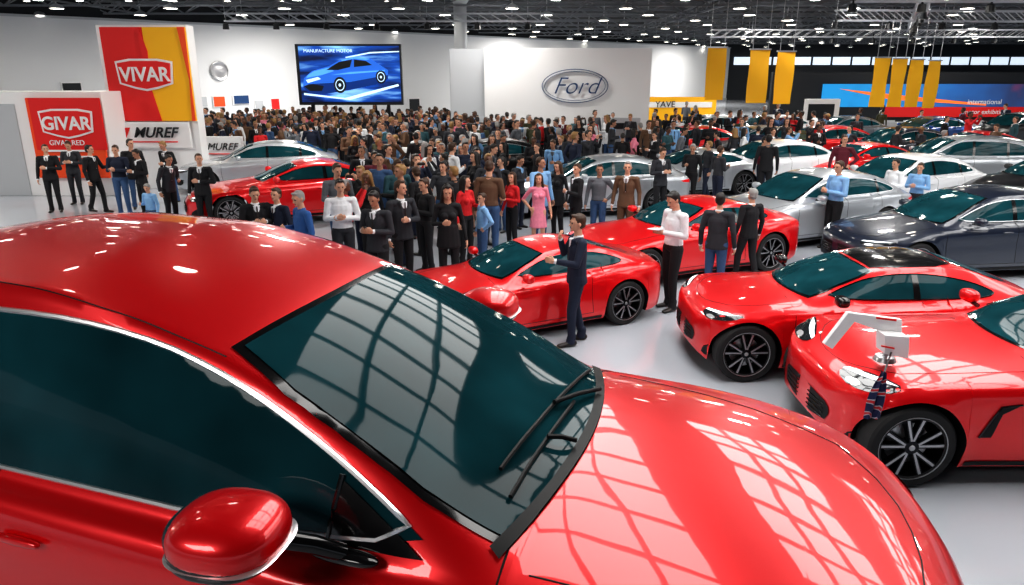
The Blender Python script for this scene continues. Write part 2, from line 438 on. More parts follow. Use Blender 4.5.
        if S.get('hlshift'): c=(xf-.27,s*.58,float(fs_(xf-.25))+.01)
        fd=fr_diag(s,c,.75)
        if fine:
            patch(B,bvh,[(-.27,-.09),(-.1,-.11),(.15,-.08),(.2,-.03),(-.22,-.05)],fd,iL,.006,.03,1)
        else:
            patch(B,bvh,[(-.27,-.035),(-.1,-.06),(.2,-.02),(.33,.045),(.1,.045),(-.22,.015)],fd,iL,.006,.03,1)
            patch(B,bvh,[(-.24,-.004),(.0,.013),(.27,.040),(.1,.038),(-.2,.012)],fd,iLED,.009,.03,0)
            patch(B,bvh,[(-.18,-.04),(-.06,-.05),(0,-.02),(-.1,-.012)],fd,iC,.009,.03,1)
        c2=(xf-.25,s*.72,.36); fd2=fr_diag(s,c2,.65)
        patch(B,bvh,[(-.16,-.09),(.12,-.07),(.17,.07),(.03,.09),(-.12,.02)],fd2,iB,.006,.04,1)
        line(B,bvh,[(-.1,.02),(.03,.09),(.17,.07)],fd2,iGB,.008,.006,.04)
        c3=(xr+.25,s*.7,float(fs_(xr+.2))-.07); fd3=fr_diag(s,c3,.6,-1)
        patch(B,bvh,[(-.28,-.045),(.2,-.04),(.28,.03),(-.28,.04)],fd3,iTL,.006,.04,1)
        line(B,bvh,[(S['ws'][0]+.0,.71*s),(1.4 if xf<2.1 else 1.6,.69*s),(xf-.38,.56*s)],FR_TOP,iB,.003,0,.06,False,1)
    line(B,bvh,[(xf-.38,-.56),(xf-.22,-.3),(xf-.18,0),(xf-.22,.3),(xf-.38,.56)],FR_TOP,iB,.003,0,.06,False,1)
    g=[(-.42,.33),(.42,.33),(.50,.47),(.38,.545),(-.38,.545),(-.50,.47)] if kind!='suv' else [(-.45,.42),(.45,.42),(.52,.6),(.42,.72),(-.42,.72),(-.52,.6)]
    patch(B,bvh,g,FR_FRONT,iB,.006,.05,1)
    z0=g[0][1]
    for k in range(1,5): line(B,bvh,[(-.40,z0+.04*k),(.40,z0+.04*k)],FR_FRONT,iGB,.006,.008,.06)
    patch(B,bvh,[(-.55,.20),(.55,.20),(.5,.27),(-.5,.27)],FR_FRONT,iB,.006,.06,1)
    patch(B,bvh,[(-.26,.5),(.26,.5),(.26,.61),(-.26,.61)],FR_REAR,iB,.006,.06,1)
    patch(B,bvh,[(-.6,.30),(.6,.30),(.5,.40),(-.5,.40)],FR_REAR,iB,.006,.06,1)
    line(B,bvh,[(-.5,.72),(.5,.72)],FR_REAR,iTL,.012,.004,.08)
    if fine:
        patch(B,bvh,[(b+.028-bow*(q/8)**2,q/8*.70) for q in range(-8,9)]+[(b-.008-bow*(q/8)**2,q/8*.68) for q in range(8,-9,-1)],FR_TOP,iB,.010,.03,0)
        for (x0,y0,x1,y1,px_,py_) in ((1.02,.54,.94,-.42,1.11,.34),(1.04,.16,1.0,-.5,1.12,-.12)):
            n_=18; pts=[cast(bvh,FR_TOP,x0+(x1-x0)*q,y0+(y1-y0)*q,.022) for q in np.linspace(0,1,n_)]
            B.tube(pts,.0075,iB,6)
            mid=cast(bvh,FR_TOP,(x0+x1)/2,(y0+y1)/2,.036); pv=cast(bvh,FR_TOP,px_,py_,.028)
            B.tube([pv,(pv+mid)/2+Vector((0,0,.006)),mid],.009,iB,8)
        for s in (1,-1):
            mx,my,mz=.40,s*.995,1.05
            rot=Euler((0,0,s*-.10)).to_matrix()
            B.ellipsoid((mx,my,mz),(.150,.145,.082),iP,rot,e=.82,seg=48,rings=28)
            B.ellipsoid((mx-.004,my,mz-.030),(.149,.144,.060),iGB,rot,e=.82,seg=40,rings=20)
            B.ellipsoid((mx+.004,my,mz-.030),(.151,.146,.005),iC,rot,e=.65,seg=40,rings=10)
            B.ellipsoid((mx-.07,my,mz),(.088,.12,.062),iG,rot,e=.75,seg=30,rings=16)
            B.tube([(mx+.22,s*.82,mz-.14),(mx+.16,s*.87,mz-.09),(mx+.07,s*.93,mz-.05)],.026,iGB,12)
            B.ellipsoid((mx+.22,s*.82,mz-.15),(.11,.03,.018),iGB,e=.8)
            line(B,bvh,[(.10,.585*s),(-.4,.585*s),(-1.2,.575*s),(-1.8,.56*s)],FR_TOP,iB,.0025,0,.05)
    return B.mesh('car_body_'+kind,CARM,35)

CARS={k:make_car(k) for k in ('sedan','coupe','suv','gt','gtlong')}
FOOT=[]
def place_car(name,kind,pos,head,scale,pm,me=None,z=0):
    o=link(name,me or CARS[kind],None,(pos[0],pos[1],z),math.radians(head),scale)
    o.material_slots[0].link='OBJECT'; o.material_slots[0].material=pm
    FOOT.append((pos[0],pos[1],math.radians(head),2.45*scale,1.0*scale))
    return o
def anchor(kind,head,scale,px,py,which):
    S=SPEC[kind]; P=floor_at(px,py); lx=S['ax'][which]*scale; ly=S['w']*scale
    h=math.radians(head)
    return (P.x-(lx*math.cos(h)-ly*math.sin(h)), P.y-(lx*math.sin(h)+ly*math.cos(h)))
FS=1.1; PLZ=CH-2.2*FS
fine=make_car('fg',.035,64,True)
fg=place_car('red_sedan','fg',(-.807*FS,2.681*FS),-18.1,FS,RED,fine,PLZ)
place_car('red_coupe','coupe',anchor('coupe',207,.90,626,325,1),207,.90,RED)
place_car('red_coupe','coupe',anchor('coupe',205,.98,770,272,1),205,.98,RED)
place_car('red_sports_car','gt',anchor('gt',180,.98,744,383,0),180,.98,RED)
Bpos=anchor('gtlong',180,1.08,906,489,0)
place_car('red_sports_car','gtlong',Bpos,180,1.08,RED)
for nm,k,px,py,h,s,pm in [
  ('silver_sedan','sedan',800,237,203,1.0,PSILV),('white_sedan','sedan',893,211,203,1.0,PWHITE),
  ('dark_sedan','sedan',955,267,188,1.02,PDARK),('white_sedan','sedan',1085,243,188,1.05,PWHITE),
  ('dark_sedan','sedan',1050,214,188,1.05,PBLACK),('silver_suv','suv',945,189,175,1.0,PSILV),
  ('silver_sedan','sedan',1062,187,175,1.0,PSILV),
  ('red_coupe','coupe',850,184,198,1.0,RED),('white_sedan','sedan',762,187,198,1.0,PWHITE),
  ('silver_sedan','sedan',592,211,190,1.0,PSILV),('red_coupe','coupe',296,217,203,1.08,RED),
  ('silver_sedan','sedan',262,188,195,1.0,PSILV),('black_sedan','sedan',480,184,190,1.0,PBLACK),
  ('silver_coupe','coupe',685,193,195,1.0,PSILV),('red_sedan','sedan',680,163,190,1.0,RED),
  ('grey_sedan','sedan',745,163,195,1.0,PGREY),('red_sedan','sedan',815,163,195,1.0,RED),
  ('dark_sedan','sedan',890,166,195,1.0,PDARK),('red_coupe','coupe',965,166,195,1.0,RED),
  ('silver_sedan','sedan',700,145,190,1.0,PSILV),
  ('white_sedan','sedan',765,145,195,1.0,PWHITE),('grey_sedan','sedan',835,147,195,1.0,PGREY),
  ('blue_sedan','sedan',920,148,195,1.0,PBLUE),('dark_suv','suv',1010,148,195,1.0,PBLACK)]:
    P=floor_at(px,py); place_car(nm,k,(P.x,P.y),h,s,pm)

# ------------------------------------------------------------------ people
SK=[mat('skin_light',(.62,.33,.22),.55),mat('skin_tan',(.42,.21,.13),.55),mat('skin_dark',(.14,.06,.035),.55)]
HR=[mat('hair_black',(.012,.009,.008),.5),mat('hair_brown',(.05,.022,.01),.5),mat('hair_grey',(.3,.29,.28),.6),mat('hair_blond',(.3,.17,.06),.5)]
def cloth(n,c): return mat('cloth_'+n,c,.85,noise=.15,nscale=20)
CL={n:cloth(n,c) for n,c in dict(black=(.010,.010,.013),navy=(.012,.018,.042),charcoal=(.03,.032,.04),grey=(.13,.14,.16),white=(.78,.79,.82),
  skyblue=(.22,.42,.70),blue=(.03,.11,.33),teal=(.03,.09,.11),red=(.6,.015,.02),pink=(.8,.25,.35),brown=(.13,.07,.04),beige=(.4,.31,.22),
  jeans=(.04,.09,.20),olive=(.06,.065,.035),maroon=(.12,.012,.025)).items()}
SHOE=mat('shoe_leather',(.015,.012,.01),.35); DARK=mat('dark_detail',(.02,.014,.012),.4)
V3=Vector
def build_human(name,pose=('down','down'),style='suit',female=False,tilt=0,turn=0,step=0,voxel=.0105,prop=None,lean=0):
    P=[]
    def add(p1,r1,p2=None,r2=None,m=2):
        r1=(r1,)*3 if not hasattr(r1,'__len__') else r1
        p2=p1 if p2 is None else p2; r2=r1 if r2 is None else ((r2,)*3 if not hasattr(r2,'__len__') else r2)
        P.append((V3(p1),V3(r1),V3(p2),V3(r2),m))
    sw=.165 if female else .19
    k=.88 if female else 1.0
    for s in (1,-1):
        st=step*s
        hip=(0,s*.088,.92); knee=(.02+st*.5+abs(st)*.15,s*.098,.50); ank=(st-.02,s*.105,.09+(.05 if st<-.1 else 0))
        lm=4 if style not in('dress',) else 0
        j=1.0 if lm==4 else .8
        add(hip,.098*k,knee,.066*j,lm); add(knee,.066*j,ank,.05*j if lm==4 else .038,lm)
        if lm==4: add((ank[0]-.005,ank[1],ank[2]+.06),.056,(ank[0]+.01,ank[1],ank[2]-.015),.062,lm)
        add((ank[0]-.035,ank[1],ank[2]-.045),(.045,.038,.042),(ank[0]+.15,ank[1]+s*.025,ank[2]-.062),(.055,.042,.026),5)
    nleg=len(P)
    add((0,0,.96),(.115*k,.165,.10),(0,0,1.08),(.10*k,.145*k,.1),4 if style=='shirt' else 2)
    add((0,0,1.04),(.112*k,.15*k,.05),(0,0,1.30),(.122*k,.172*k,.12),2)
    add((0,0,1.28),(.122*k,.175*k,.12),(-.005,0,1.40),(.085*k,.14*k,.06),2)
    add((-.01,sw*.75,1.415),(.068,.06,.05),(-.01,-sw*.75,1.415),(.068,.06,.05),2)
    if female:
        for s in (1,-1): add((.09,s*.06,1.27),(.055,.06,.06),m=2)
    if style=='suit':
        add((0,0,1.10),(.115,.158,.05),(0,0,.86),(.135,.187,.035),2)
        add((.108,0,1.17),(.012,.008,.01),(.085,0,1.43),(.03,.05,.02),3)
        add((.118,0,1.18),(.01,.014,.012),(.098,0,1.425),(.024,.012,.012),6)
        for s in (1,-1):
            add((.112,s*.025,1.16),(.016,.022,.01),(.078,s*.075,1.43),(.03,.022,.02),2)
    if style=='shirt':
        add((0,0,1.06),(.118*k,.155*k,.04),(0,0,1.0),(.12*k,.165*k,.03),2)
        add((0,0,.985),(.123*k,.168*k,.016),m=6)
    if style=='dress':
        add((0,0,1.02),(.105,.14,.05),(0,0,.58),(.15,.20,.03),2)
    if style=='coat':
        add((0,0,1.10),(.118,.16,.05),(0,0,.78),(.145,.195,.035),2)
    add((-.012,0,1.43),(.062*k,.062*k,.04),(.0,0,1.535),.05*k,0)
    if style in('suit','shirt'):
        add((-.008,0,1.455),(.068,.066,.022),(-.012,0,1.475),(.062,.06,.018),3 if style=='suit' else 2)
    R=Matrix.Rotation(turn,3,'Z')@Matrix.Rotation(tilt,3,'Y'); O=V3((0,0,1.53))
    def H(p): return O+R@(V3(p)-O)
    def hadd(p1,r1,p2=None,r2=None,m=0): add(H(p1),r1,H(p2) if p2 else None,r2,m)
    hadd((.0,0,1.655),(.092,.073,.092),(.028,0,1.575),(.06,.052,.045))
    hadd((.085,0,1.555),(.018,.02,.016)); hadd((.09,0,1.645),.009,(.108,0,1.61),(.014,.014,.011))
    hadd((.075,.032,1.668),(.016,.022,.008),(.08,-.032,1.668),(.016,.022,.008))
    for s in (1,-1):
        hadd((-.002,s*.078,1.625),(.018,.009,.03)); hadd((.084,s*.031,1.645),(.008,.009,.005),m=8)
    hadd((.088,0,1.578),(.009,.020,.005),m=7)
    hadd((-.022,0,1.675),(.092,.080,.088),m=1); hadd((-.045,0,1.62),(.06,.072,.06),m=1)
    hadd((.045,0,1.735),(.045,.055,.02),m=1)
    if female:
        hadd((-.045,0,1.66),(.07,.09,.08),(-.07,0,1.42),(.035,.10,.05),m=1)
        for s in (1,-1): hadd((-.0,s*.075,1.66),(.045,.022,.06),(-.01,s*.095,1.46),(.035,.025,.05),m=1)
    AP={'down':((-.03,.255,1.135),(.05,.275,.885)),'phone':((-.0,.25,1.14),(.245,.10,1.19)),
        'folded':((.04,.265,1.13),(.205,.00,1.17)),'raised':((.2,.235,1.30),(.34,.12,1.53)),
        'gesture':((.08,.27,1.155),(.33,.22,1.20)),'hip':((-.10,.36,1.17),(.02,.205,1.02)),
        'mouth':((.12,.25,1.19),(.21,.08,1.42)),'back':((-.12,.27,1.16),(-.16,.06,1.0)),'up':((.02,.36,1.5),(.1,.34,1.74))}
    for s,pn in ((1,pose[0]),(-1,pose[1])):
        e,wv=AP[pn]; sh=V3((-.01,s*sw,1.405)); e=V3((e[0],s*(e[1]-(.02 if female else 0)),e[2])); wv=V3((wv[0],s*wv[1],wv[2]))
        am=0 if style=='dress' else 2
        q=.8 if female else 1.0
        add(sh,.062*q,e,.047*q,2); add(e,.047*q,wv,.036*q,am)
        d=(wv-e).normalized()
        if style=='suit': add(wv+d*.004,.034,wv+d*.012,.033,3)
        add(wv,.027*q,wv+d*.04,.028*q,0)
        up=V3((0,0,1)) if abs(d.z)<.8 else V3((1,0,0))
        if pn=='down': sd=V3((1,0,0)); nr=V3((0,-s,0))
        else: sd=up-d*up.dot(d); sd.normalize(); nr=d.cross(sd)*s; nr=nr if nr.y*s<0 else -nr
        sd=(sd-d*sd.dot(d)).normalized()
        c=wv+d*.055
        add(c+sd*.02-d*.015,.017,c+sd*.028+d*.03,.014,0); add(c-sd*.02-d*.015,.017,c-sd*.026+d*.03,.014,0)
        add(c-d*.01,(.018,)*3,c+d*.03,.015,0)
        for i,(o,l) in enumerate(((.033,.062),(.012,.074),(-.011,.070),(-.033,.052))):
            a=c+sd*o*.9+d*.035; b=a+d*l*.55+nr*l*.25+sd*o*.15; f=b+d*l*.22+nr*l*.5
            add(a,.0095,b,.0088,0); add(b,.0088,f,.0078,0)
        a=c+sd*.028-d*.01; b=a+sd*.026+d*.025+nr*.012; f=b+d*.03+nr*.014
        add(a,.0125,b,.010,0); add(b,.010,f,.0085,0)
    if prop=='phone': add((.33,0,1.23),(.010,.035,.065),(.33,0,1.23),(.010,.035,.065),6)
    if prop=='camera': add((.41,.03,1.6),(.015,.06,.035),(.41,-.03,1.6),(.015,.06,.035),6)
    if prop=='paper': add((.32,.09,1.24),(.08,.012,.012),(.34,-.09,1.22),(.08,.012,.012),3)
    if lean:   # bend the upper body at the hips
        LM=Matrix.Rotation(lean,3,'Y'); HP=V3((0,0,.95))
        for i in range(nleg,len(P)):
            p1,r1,p2,r2,m=P[i]
            if p1.z>.9: p1=HP+LM@(p1-HP)
            if p2.z>.9: p2=HP+LM@(p2-HP)
            P[i]=(p1,r1,p2,r2,m)
    bm=bmesh.new()
    for p1,r1,p2,r2,m in P:
        vs=[]
        for p,r in ((p1,r1),(p2,r2)):
            for i in range(1,8):
                ph=math.pi*i/8
                for k_ in range(14):
                    a=2*math.pi*k_/14
                    vs.append(bm.verts.new((p.x+r.x*math.sin(ph)*math.cos(a),p.y+r.y*math.sin(ph)*math.sin(a),p.z+r.z*math.cos(ph))))
            vs.append(bm.verts.new((p.x,p.y,p.z+r.z))); vs.append(bm.verts.new((p.x,p.y,p.z-r.z)))
            if (p1-p2).length<1e-6: break
        res=bmesh.ops.convex_hull(bm,input=vs)
        dele=[g for g in set(res['geom_interior']+res['geom_unused']) if isinstance(g,bmesh.types.BMVert)]
        if dele: bmesh.ops.delete(bm,geom=dele,context='VERTS')
    me=bpy.data.meshes.new('tmp'); bm.to_mesh(me); bm.free()
    o=bpy.data.objects.new('tmp',me); scene.collection.objects.link(o)
    md=o.modifiers.new('r','REMESH'); md.mode='VOXEL'; md.voxel_size=voxel; md.use_smooth_shade=True
    sm=o.modifiers.new('s','SMOOTH'); sm.factor=.5; sm.iterations=2
    dg=bpy.context.evaluated_depsgraph_get(); out=bpy.data.meshes.new_from_object(o.evaluated_get(dg))
    bpy.data.objects.remove(o); out.name=name
    n=len(out.polygons); C=np.zeros(n*3); out.polygons.foreach_get('center',C); C=C.reshape(-1,3)
    best=np.full(n,1e9); mi=np.zeros(n,int)
    for p1,r1,p2,r2,m in P:
        a=np.array(p1); b=np.array(p2); d=b-a; L=d@d
        t=np.clip(((C-a)@d)/L,0,1) if L>1e-9 else np.zeros(n)
        c=a+t[:,None]*d; r=np.array(r1)+(np.array(r2)-np.array(r1))*t[:,None]
        q=(C-c)/r; ln=np.linalg.norm(q,axis=1)
        dist=(ln-1)*np.linalg.norm(C-c,axis=1)/np.maximum(ln,1e-6)
        if m in (6,7,3,1): dist=dist-.002
        m_=6 if m==8 else m
        k_=dist<best; best[k_]=dist[k_]; mi[k_]=m_
    out.materials.clear()
    for m in (SK[0],HR[0],CL['navy'],CL['white'],CL['black'],SHOE,DARK,mat('lips',(.4,.12,.1),.5)): out.materials.append(m)
    out.polygons.foreach_set('material_index',mi.astype(np.int32)); out.polygons.foreach_set('use_smooth',[True]*n); out.update()
    return out
PPL=[]
def person(name,me,pos,head,top,bottom,skin=0,hair=0,h=1.0,shirt='white',parent=None):
    o=link(name,me,parent,(pos[0],pos[1],0),math.radians(head),h)
    for i,m in ((0,SK[skin]),(1,HR[hair]),(2,CL[top]),(3,CL[shirt]),(4,CL[bottom])):
        o.material_slots[i].link='OBJECT'; o.material_slots[i].material=m
    PPL.append((pos[0],pos[1])); return o
HM={
 'suit_down':build_human('suit_down',('down','down'),'suit',turn=.15),
 'suit_phone':build_human('suit_phone',('phone','phone'),'suit',tilt=.35,prop='phone'),
 'suit_fold':build_human('suit_fold',('folded','down'),'suit',turn=.4),
 'suit_back':build_human('suit_back',('back','back'),'suit',turn=-.4),
 'suit_walk':build_human('suit_walk',('gesture','down'),'suit',turn=.2,step=.13),
 'suit_lean':build_human('suit_lean',('phone','down'),'suit',turn=-.2,lean=.22,tilt=.1),
 'shirt_hip':build_human('shirt_hip',('hip','down'),'shirt',turn=.3),
 'shirt_fold':build_human('shirt_fold',('folded','phone'),'shirt',tilt=.15),
 'shirt_raise':build_human('shirt_raise',('raised','raised'),'shirt',prop='camera'),
 'shirt_walk':build_human('shirt_walk',('down','gesture'),'shirt',turn=-.3,step=.12),
 'shirt_down':build_human('shirt_down',('down','phone'),'shirt',tilt=.3,turn=.2),
 'coat_down':build_human('coat_down',('down','gesture'),'coat',turn=.5),
 'woman_coat':build_human('woman_coat',('down','phone'),'coat',True,tilt=.2),
 'woman_dress':build_human('woman_dress',('down','hip'),'dress',True,turn=-.2),
 'woman_top':build_human('woman_top',('phone','down'),'shirt',True,turn=.4),
}
pres=build_human('presenter',('gesture','mouth'),'suit',tilt=.05,step=.10,voxel=.008)
reader=build_human('reader',('phone','phone'),'shirt',tilt=.5,prop='paper',voxel=.008,step=.04)
walker=build_human('walker',('down','down'),'suit',step=.16,voxel=.008)
def fp(px,py):
    P=floor_at(px,py); return (P.x,P.y)
for nm,me,px,py,hd,top,bot,sk,ha,h in [
 ('man_in_suit',pres,575,343,190,'navy','navy',0,1,1.0),
 ('man_reading_notes',reader,669,309,205,'white','black',0,0,1.04),
 ('man_in_jacket',HM['suit_down'],712,298,60,'charcoal','jeans',0,0,.97),
 ('man_in_jacket',walker,744,281,110,'black','black',0,2,.92),
 ('man_in_blue_shirt',HM['shirt_fold'],829,249,200,'skyblue','black',0,1,1.02),
 ('man_in_white_shirt',HM['shirt_fold'],886,231,200,'white','black',0,0,.93),
 ('man_in_blue_shirt',HM['shirt_fold'],910,231,230,'skyblue','charcoal',0,1,.88),
 ('man_in_suit',HM['suit_fold'],57,212,290,'black','black',0,1,.98),
 ('man_in_suit',HM['suit_walk'],100,213,350,'black','black',0,0,.98),
 ('man_in_suit',HM['suit_phone'],79,204,280,'charcoal','charcoal',0,1,.97),
 ('man_in_jacket',HM['shirt_fold'],126,216,280,'navy','jeans',0,1,1.0),
 ('man_in_jacket',HM['suit_phone'],147,216,240,'black','black',1,0,.95),
 ('man_in_suit',HM['suit_fold'],208,232,280,'black','black',0,1,1.0),
 ('man_in_jacket',HM['suit_lean'],174,226,330,'charcoal','black',1,0,.96),
 ('man_in_suit',HM['suit_back'],10,192,270,'black','black',0,1,1.0),
 ('man_in_blue_shirt',HM['shirt_down'],156,243,250,'skyblue','jeans',0,2,.72),
 ('man_in_jacket',HM['suit_phone'],264,288,300,'black','black',0,1,.98),
 ('man_in_blue_shirt',HM['shirt_down'],309,300,220,'blue','charcoal',0,2,1.0),
 ('man_in_jacket',HM['suit_down'],285,286,240,'navy','black',0,1,.95),
 ('man_in_white_shirt',HM['shirt_fold'],347,287,290,'white','charcoal',0,0,1.04),
 ('man_in_jacket',HM['suit_phone'],381,304,250,'charcoal','black',1,0,1.02),
 ('man_in_suit',HM['suit_fold'],405,290,310,'charcoal','black',0,1,1.04),
 ('man_in_jacket',HM['shirt_fold'],428,272,220,'black','black',0,1,.97),
 ('woman_in_black',HM['woman_coat'],450,293,280,'black','black',0,0,1.02),
 ('man_in_blue_shirt',HM['shirt_hip'],483,272,200,'skyblue','jeans',0,1,.82),
 ('woman_in_red',HM['woman_top'],512,250,220,'red','black',0,1,.9),
 ('woman_in_pink',HM['woman_dress'],538,252,270,'pink','black',0,1,.9),
 ('man_in_suit',HM['suit_fold'],575,246,200,'black','black',0,1,.97),
 ('man_in_jacket',HM['shirt_hip'],597,244,250,'grey','jeans',1,0,.95),
 ('man_in_suit',HM['suit_down'],624,247,250,'brown','brown',0,2,1.0),
 ('man_in_jacket',HM['suit_phone'],658,220,290,'charcoal','black',0,1,1.0),
 ('woman_in_black',HM['woman_coat'],557,238,230,'black','black',0,1,.95),
 ('woman_in_red',HM['woman_top'],467,264,320,'red','black',0,0,.95),
 ]:
    person(nm,me,fp(px,py),hd,top,bot,sk,ha,h)

BOOTH=[]
def blocked(x,y,r=.5):
    for cx,cy,h,a,b in FOOT:
        dx,dy=x-cx,y-cy; u=dx*math.cos(h)+dy*math.sin(h); v=-dx*math.sin(h)+dy*math.cos(h)
        if abs(u)<a+.22 and abs(v)<b+.22: return True
    for x0,x1,y0,y1 in BOOTH:
        if x0-.3<x<x1+.3 and y0-.3<y<y1+.3: return True
    for p in PPL:
        if (p[0]-x)**2+(p[1]-y)**2<r*r: return True
    return False
# ------------------------------------------------------------------ building
FLOORM=mat('floor_epoxy',(.46,.49,.54),.14,noise=.05,nscale=.6)
WALLM=mat('wall_white',(.76,.77,.79),.8,noise=.02,nscale=.3)
CEILM=mat('ceiling_dark',(.014,.016,.02),.8); TRUSS=mat('truss_steel',(.20,.215,.24),.45,.3)
WHITE=mat('panel_white',(.86,.86,.87),.5); LGREY=mat('panel_grey',(.5,.52,.55),.6)
BRED=mat('banner_red',(.78,.012,.012),.6); BORG=mat('banner_orange',(.88,.08,.01),.6); BYEL=mat('banner_yellow',(.98,.50,.005),.6)
BBLK=mat('panel_black',(.012,.014,.018),.4); STEEL=mat('brushed_steel',(.5,.5,.52),.3,1)
boxobj('floor',(10,40,-.1),(140,160,.2),FLOORM)
boxobj('ceiling',(10,40,7.15),(140,160,.2),CEILM)
A=Vector((-40,20)); Bp=Vector((26,91)); dv=Bp-A; ang=math.atan2(dv.y,dv.x); mid=(A+Bp)/2
boxobj('wall_left',(mid.x,mid.y,3.03),(dv.length,.3,6.06),WALLM,rotz=ang)
boxobj('wall_upper_left',(mid.x,mid.y,6.5),(dv.length,.34,.9),CEILM,rotz=ang)
boxobj('baseboard_left',(mid.x+math.sin(ang)*.2,mid.y-math.cos(ang)*.2,.12),(dv.length,.05,.24),LGREY,rotz=ang)
boxobj('trim_1',(mid.x+math.sin(ang)*.2,mid.y-math.cos(ang)*.2,6.02),(dv.length,.08,.12),LGREY,rotz=ang)
boxobj('wall_back',(58,92,3.5),(64,.3,7.0),mat('wall_dark',(.02,.024,.032),.7))
W=MB()
for k in range(26):
    W.box((28+k*2.4,91.8,4.55),(2.1,.1,.9),0)
link('window_1',W.mesh('window',[mat('window_glow',(.7,.8,.9),.3,emis=(.75,.87,1),es=.7)],smooth=False))
def wall_pt(px,py):
    d=rdir(px,py); nx,ny=math.sin(ang),-math.cos(ang)
    t=((A.x+nx*.2)*nx+(A.y+ny*.2)*ny)/(d.x*nx+d.y*ny)
    return Vector((d.x*t,d.y*t,CH+d.z*t))
T=MB()
for Y in list(np.arange(20,90,5)):
    x0,x1=-40,60; n=50; dxx=(x1-x0)/n
    for zz,yy in ((6.3,0),(6.85,-.35),(6.85,.35)): T.bar((x0,Y+yy,zz),(x1,Y+yy,zz),.09,0)
    for i in range(n):
        a=x0+i*dxx
        for yy in (-.35,.35):
            T.bar((a,Y+yy,6.85),(a+dxx/2,Y,6.3),.05,0); T.bar((a+dxx/2,Y,6.3),(a+dxx,Y+yy,6.85),.05,0)
for X in range(-30,60,10):
    for zz in (6.4,6.8): T.bar((X,18,zz),(X,90,zz),.07,0)
    for i in range(36):
        T.bar((X,18+i*2,6.4),(X,19+i*2,6.8),.04,0); T.bar((X,19+i*2,6.8),(X,20+i*2,6.4),.04,0)
link('ceiling_truss',T.mesh('ceiling_truss',[TRUSS],smooth=False))
T=MB()
def rig(a,b,s=.42):
    a=Vector(a); b=Vector(b); d=(b-a); L=d.length; d.normalize(); nrm=Vector((-d.y,d.x,0)); n=int(L/.6)
    offs=[nrm*s/2+Vector((0,0,s/2)),-nrm*s/2+Vector((0,0,s/2)),nrm*s/2-Vector((0,0,s/2)),-nrm*s/2-Vector((0,0,s/2))]
    for o_ in offs: T.bar(a+o_,b+o_,.06,0)
    for i in range(n):
        p=a+d*(L*i/n); q=a+d*(L*(i+1)/n)
        for u,v in ((0,1),(2,3),(0,2),(1,3)): T.bar(p+offs[u],q+offs[v],.03,0)
        if i%4==0:
            T.bar(p,p-Vector((0,0,.3)),.05,1); T.lathe([(.02,0),(.13,-.05),(.16,-.3),(.14,-.3)],tuple(p-Vector((0,0,.25))),'z',1,10); T.lathe([(.14,-.28),(.001,-.28)],tuple(p-Vector((0,0,.25))),'z',2,10)
        if i%8==0: T.bar(p,Vector((p.x,p.y,7.0)),.02,0)
rig((14,33.2,5.75),(34,34.8,5.75)); rig((16,30,5.95),(24,46,5.9)); rig((-14,37.5,5.95),(2,37.5,5.95),.35); rig((34,46,5.6),(12,46,5.6),.4); rig((12,27.2,6.0),(26,27.2,6.0),.4)
LG=mat('lamp_glow',(1,1,1),.5,emis=(1,.93,.80),es=15)
link('lighting_rig',T.mesh('lighting_rig',[mat('rig_aluminium',(.6,.62,.66),.35,.3),BBLK,LG],smooth=False))
Lp=MB()
def lamp(x,y,r_):
    Lp.lathe([(.02,.8),(.03,.15),(r_*.9,.05),(r_*1.15,-.08),(r_*1.05,-.08)],(x,y,6.15),'z',0,12)
    Lp.lathe([(r_*1.05,-.07),(.001,-.07)],(x,y,6.15),'z',1,12)
for Y in range(16,92,4):
    for X in range(-30,50,5): lamp(X+1.7*((Y//4)%2),Y+1.9,.18 if Y<30 else .27)
for j in range(12):
    for i in range(11):
        lamp(-24+i*2.0+(j%2)*.9+random.uniform(-.2,.2),5+j*2.3,random.choice((.09,.12,.15)))
link('pendant_lamps',Lp.mesh('pendant_lamps',[LGREY,LG]))
def area(name,loc,sx,sy,pw,col=(1,1,1)):
    l=bpy.data.lights.new(name,'AREA'); l.shape='RECTANGLE'; l.size=sx; l.size_y=sy; l.energy=pw; l.color=col
    o=bpy.data.objects.new(name,l); scene.collection.objects.link(o); o.location=loc; return o
G=MB()
for i,X in enumerate((1.5,7.5,13.5,19.5)):
    area('skylight_lamp',(X,9.5,7.0),3.6,12,660,(1,.98,.95))
    for k in range(4): G.box((X-1.8+k*1.2,9.5,6.9),(.09,12,.12),0)
    for k in range(9): G.box((X,3.5+k*1.5,6.9),(3.6,.08,.12),0)
link('skylight_frame',G.mesh('skylight_frame',[mat('frame_dark',(.05,.05,.055),.6)],smooth=False))
for X in (-20,-12): area('high_bay_lamp',(X,12,6.9),.7,.7,330,(1,.96,.9))
area('high_bay_lamp',(-6,-3,6.9),5,3,380,(1,.97,.93))
for X in (-20,-5,10,25):
    area('high_bay_lamp',(X,21,6.9),.9,.6,380,(1,.96,.9)); area('high_bay_lamp',(X+4,30,6.9),1.3,1.0,540,(1,.96,.9))
for Y,xs_ in ((42,(-12,2,16,30)),(60,(2,18,36)),(78,(20,40))):
    for X in xs_: area('high_bay_lamp',(X,Y,6.1),1.6,1.2,650,(1,.96,.9))
w=bpy.data.worlds.new('world'); scene.world=w; w.use_nodes=True
w.node_tree.nodes['Background'].inputs[0].default_value=(.80,.88,1,1); w.node_tree.nodes['Background'].inputs[1].default_value=.40

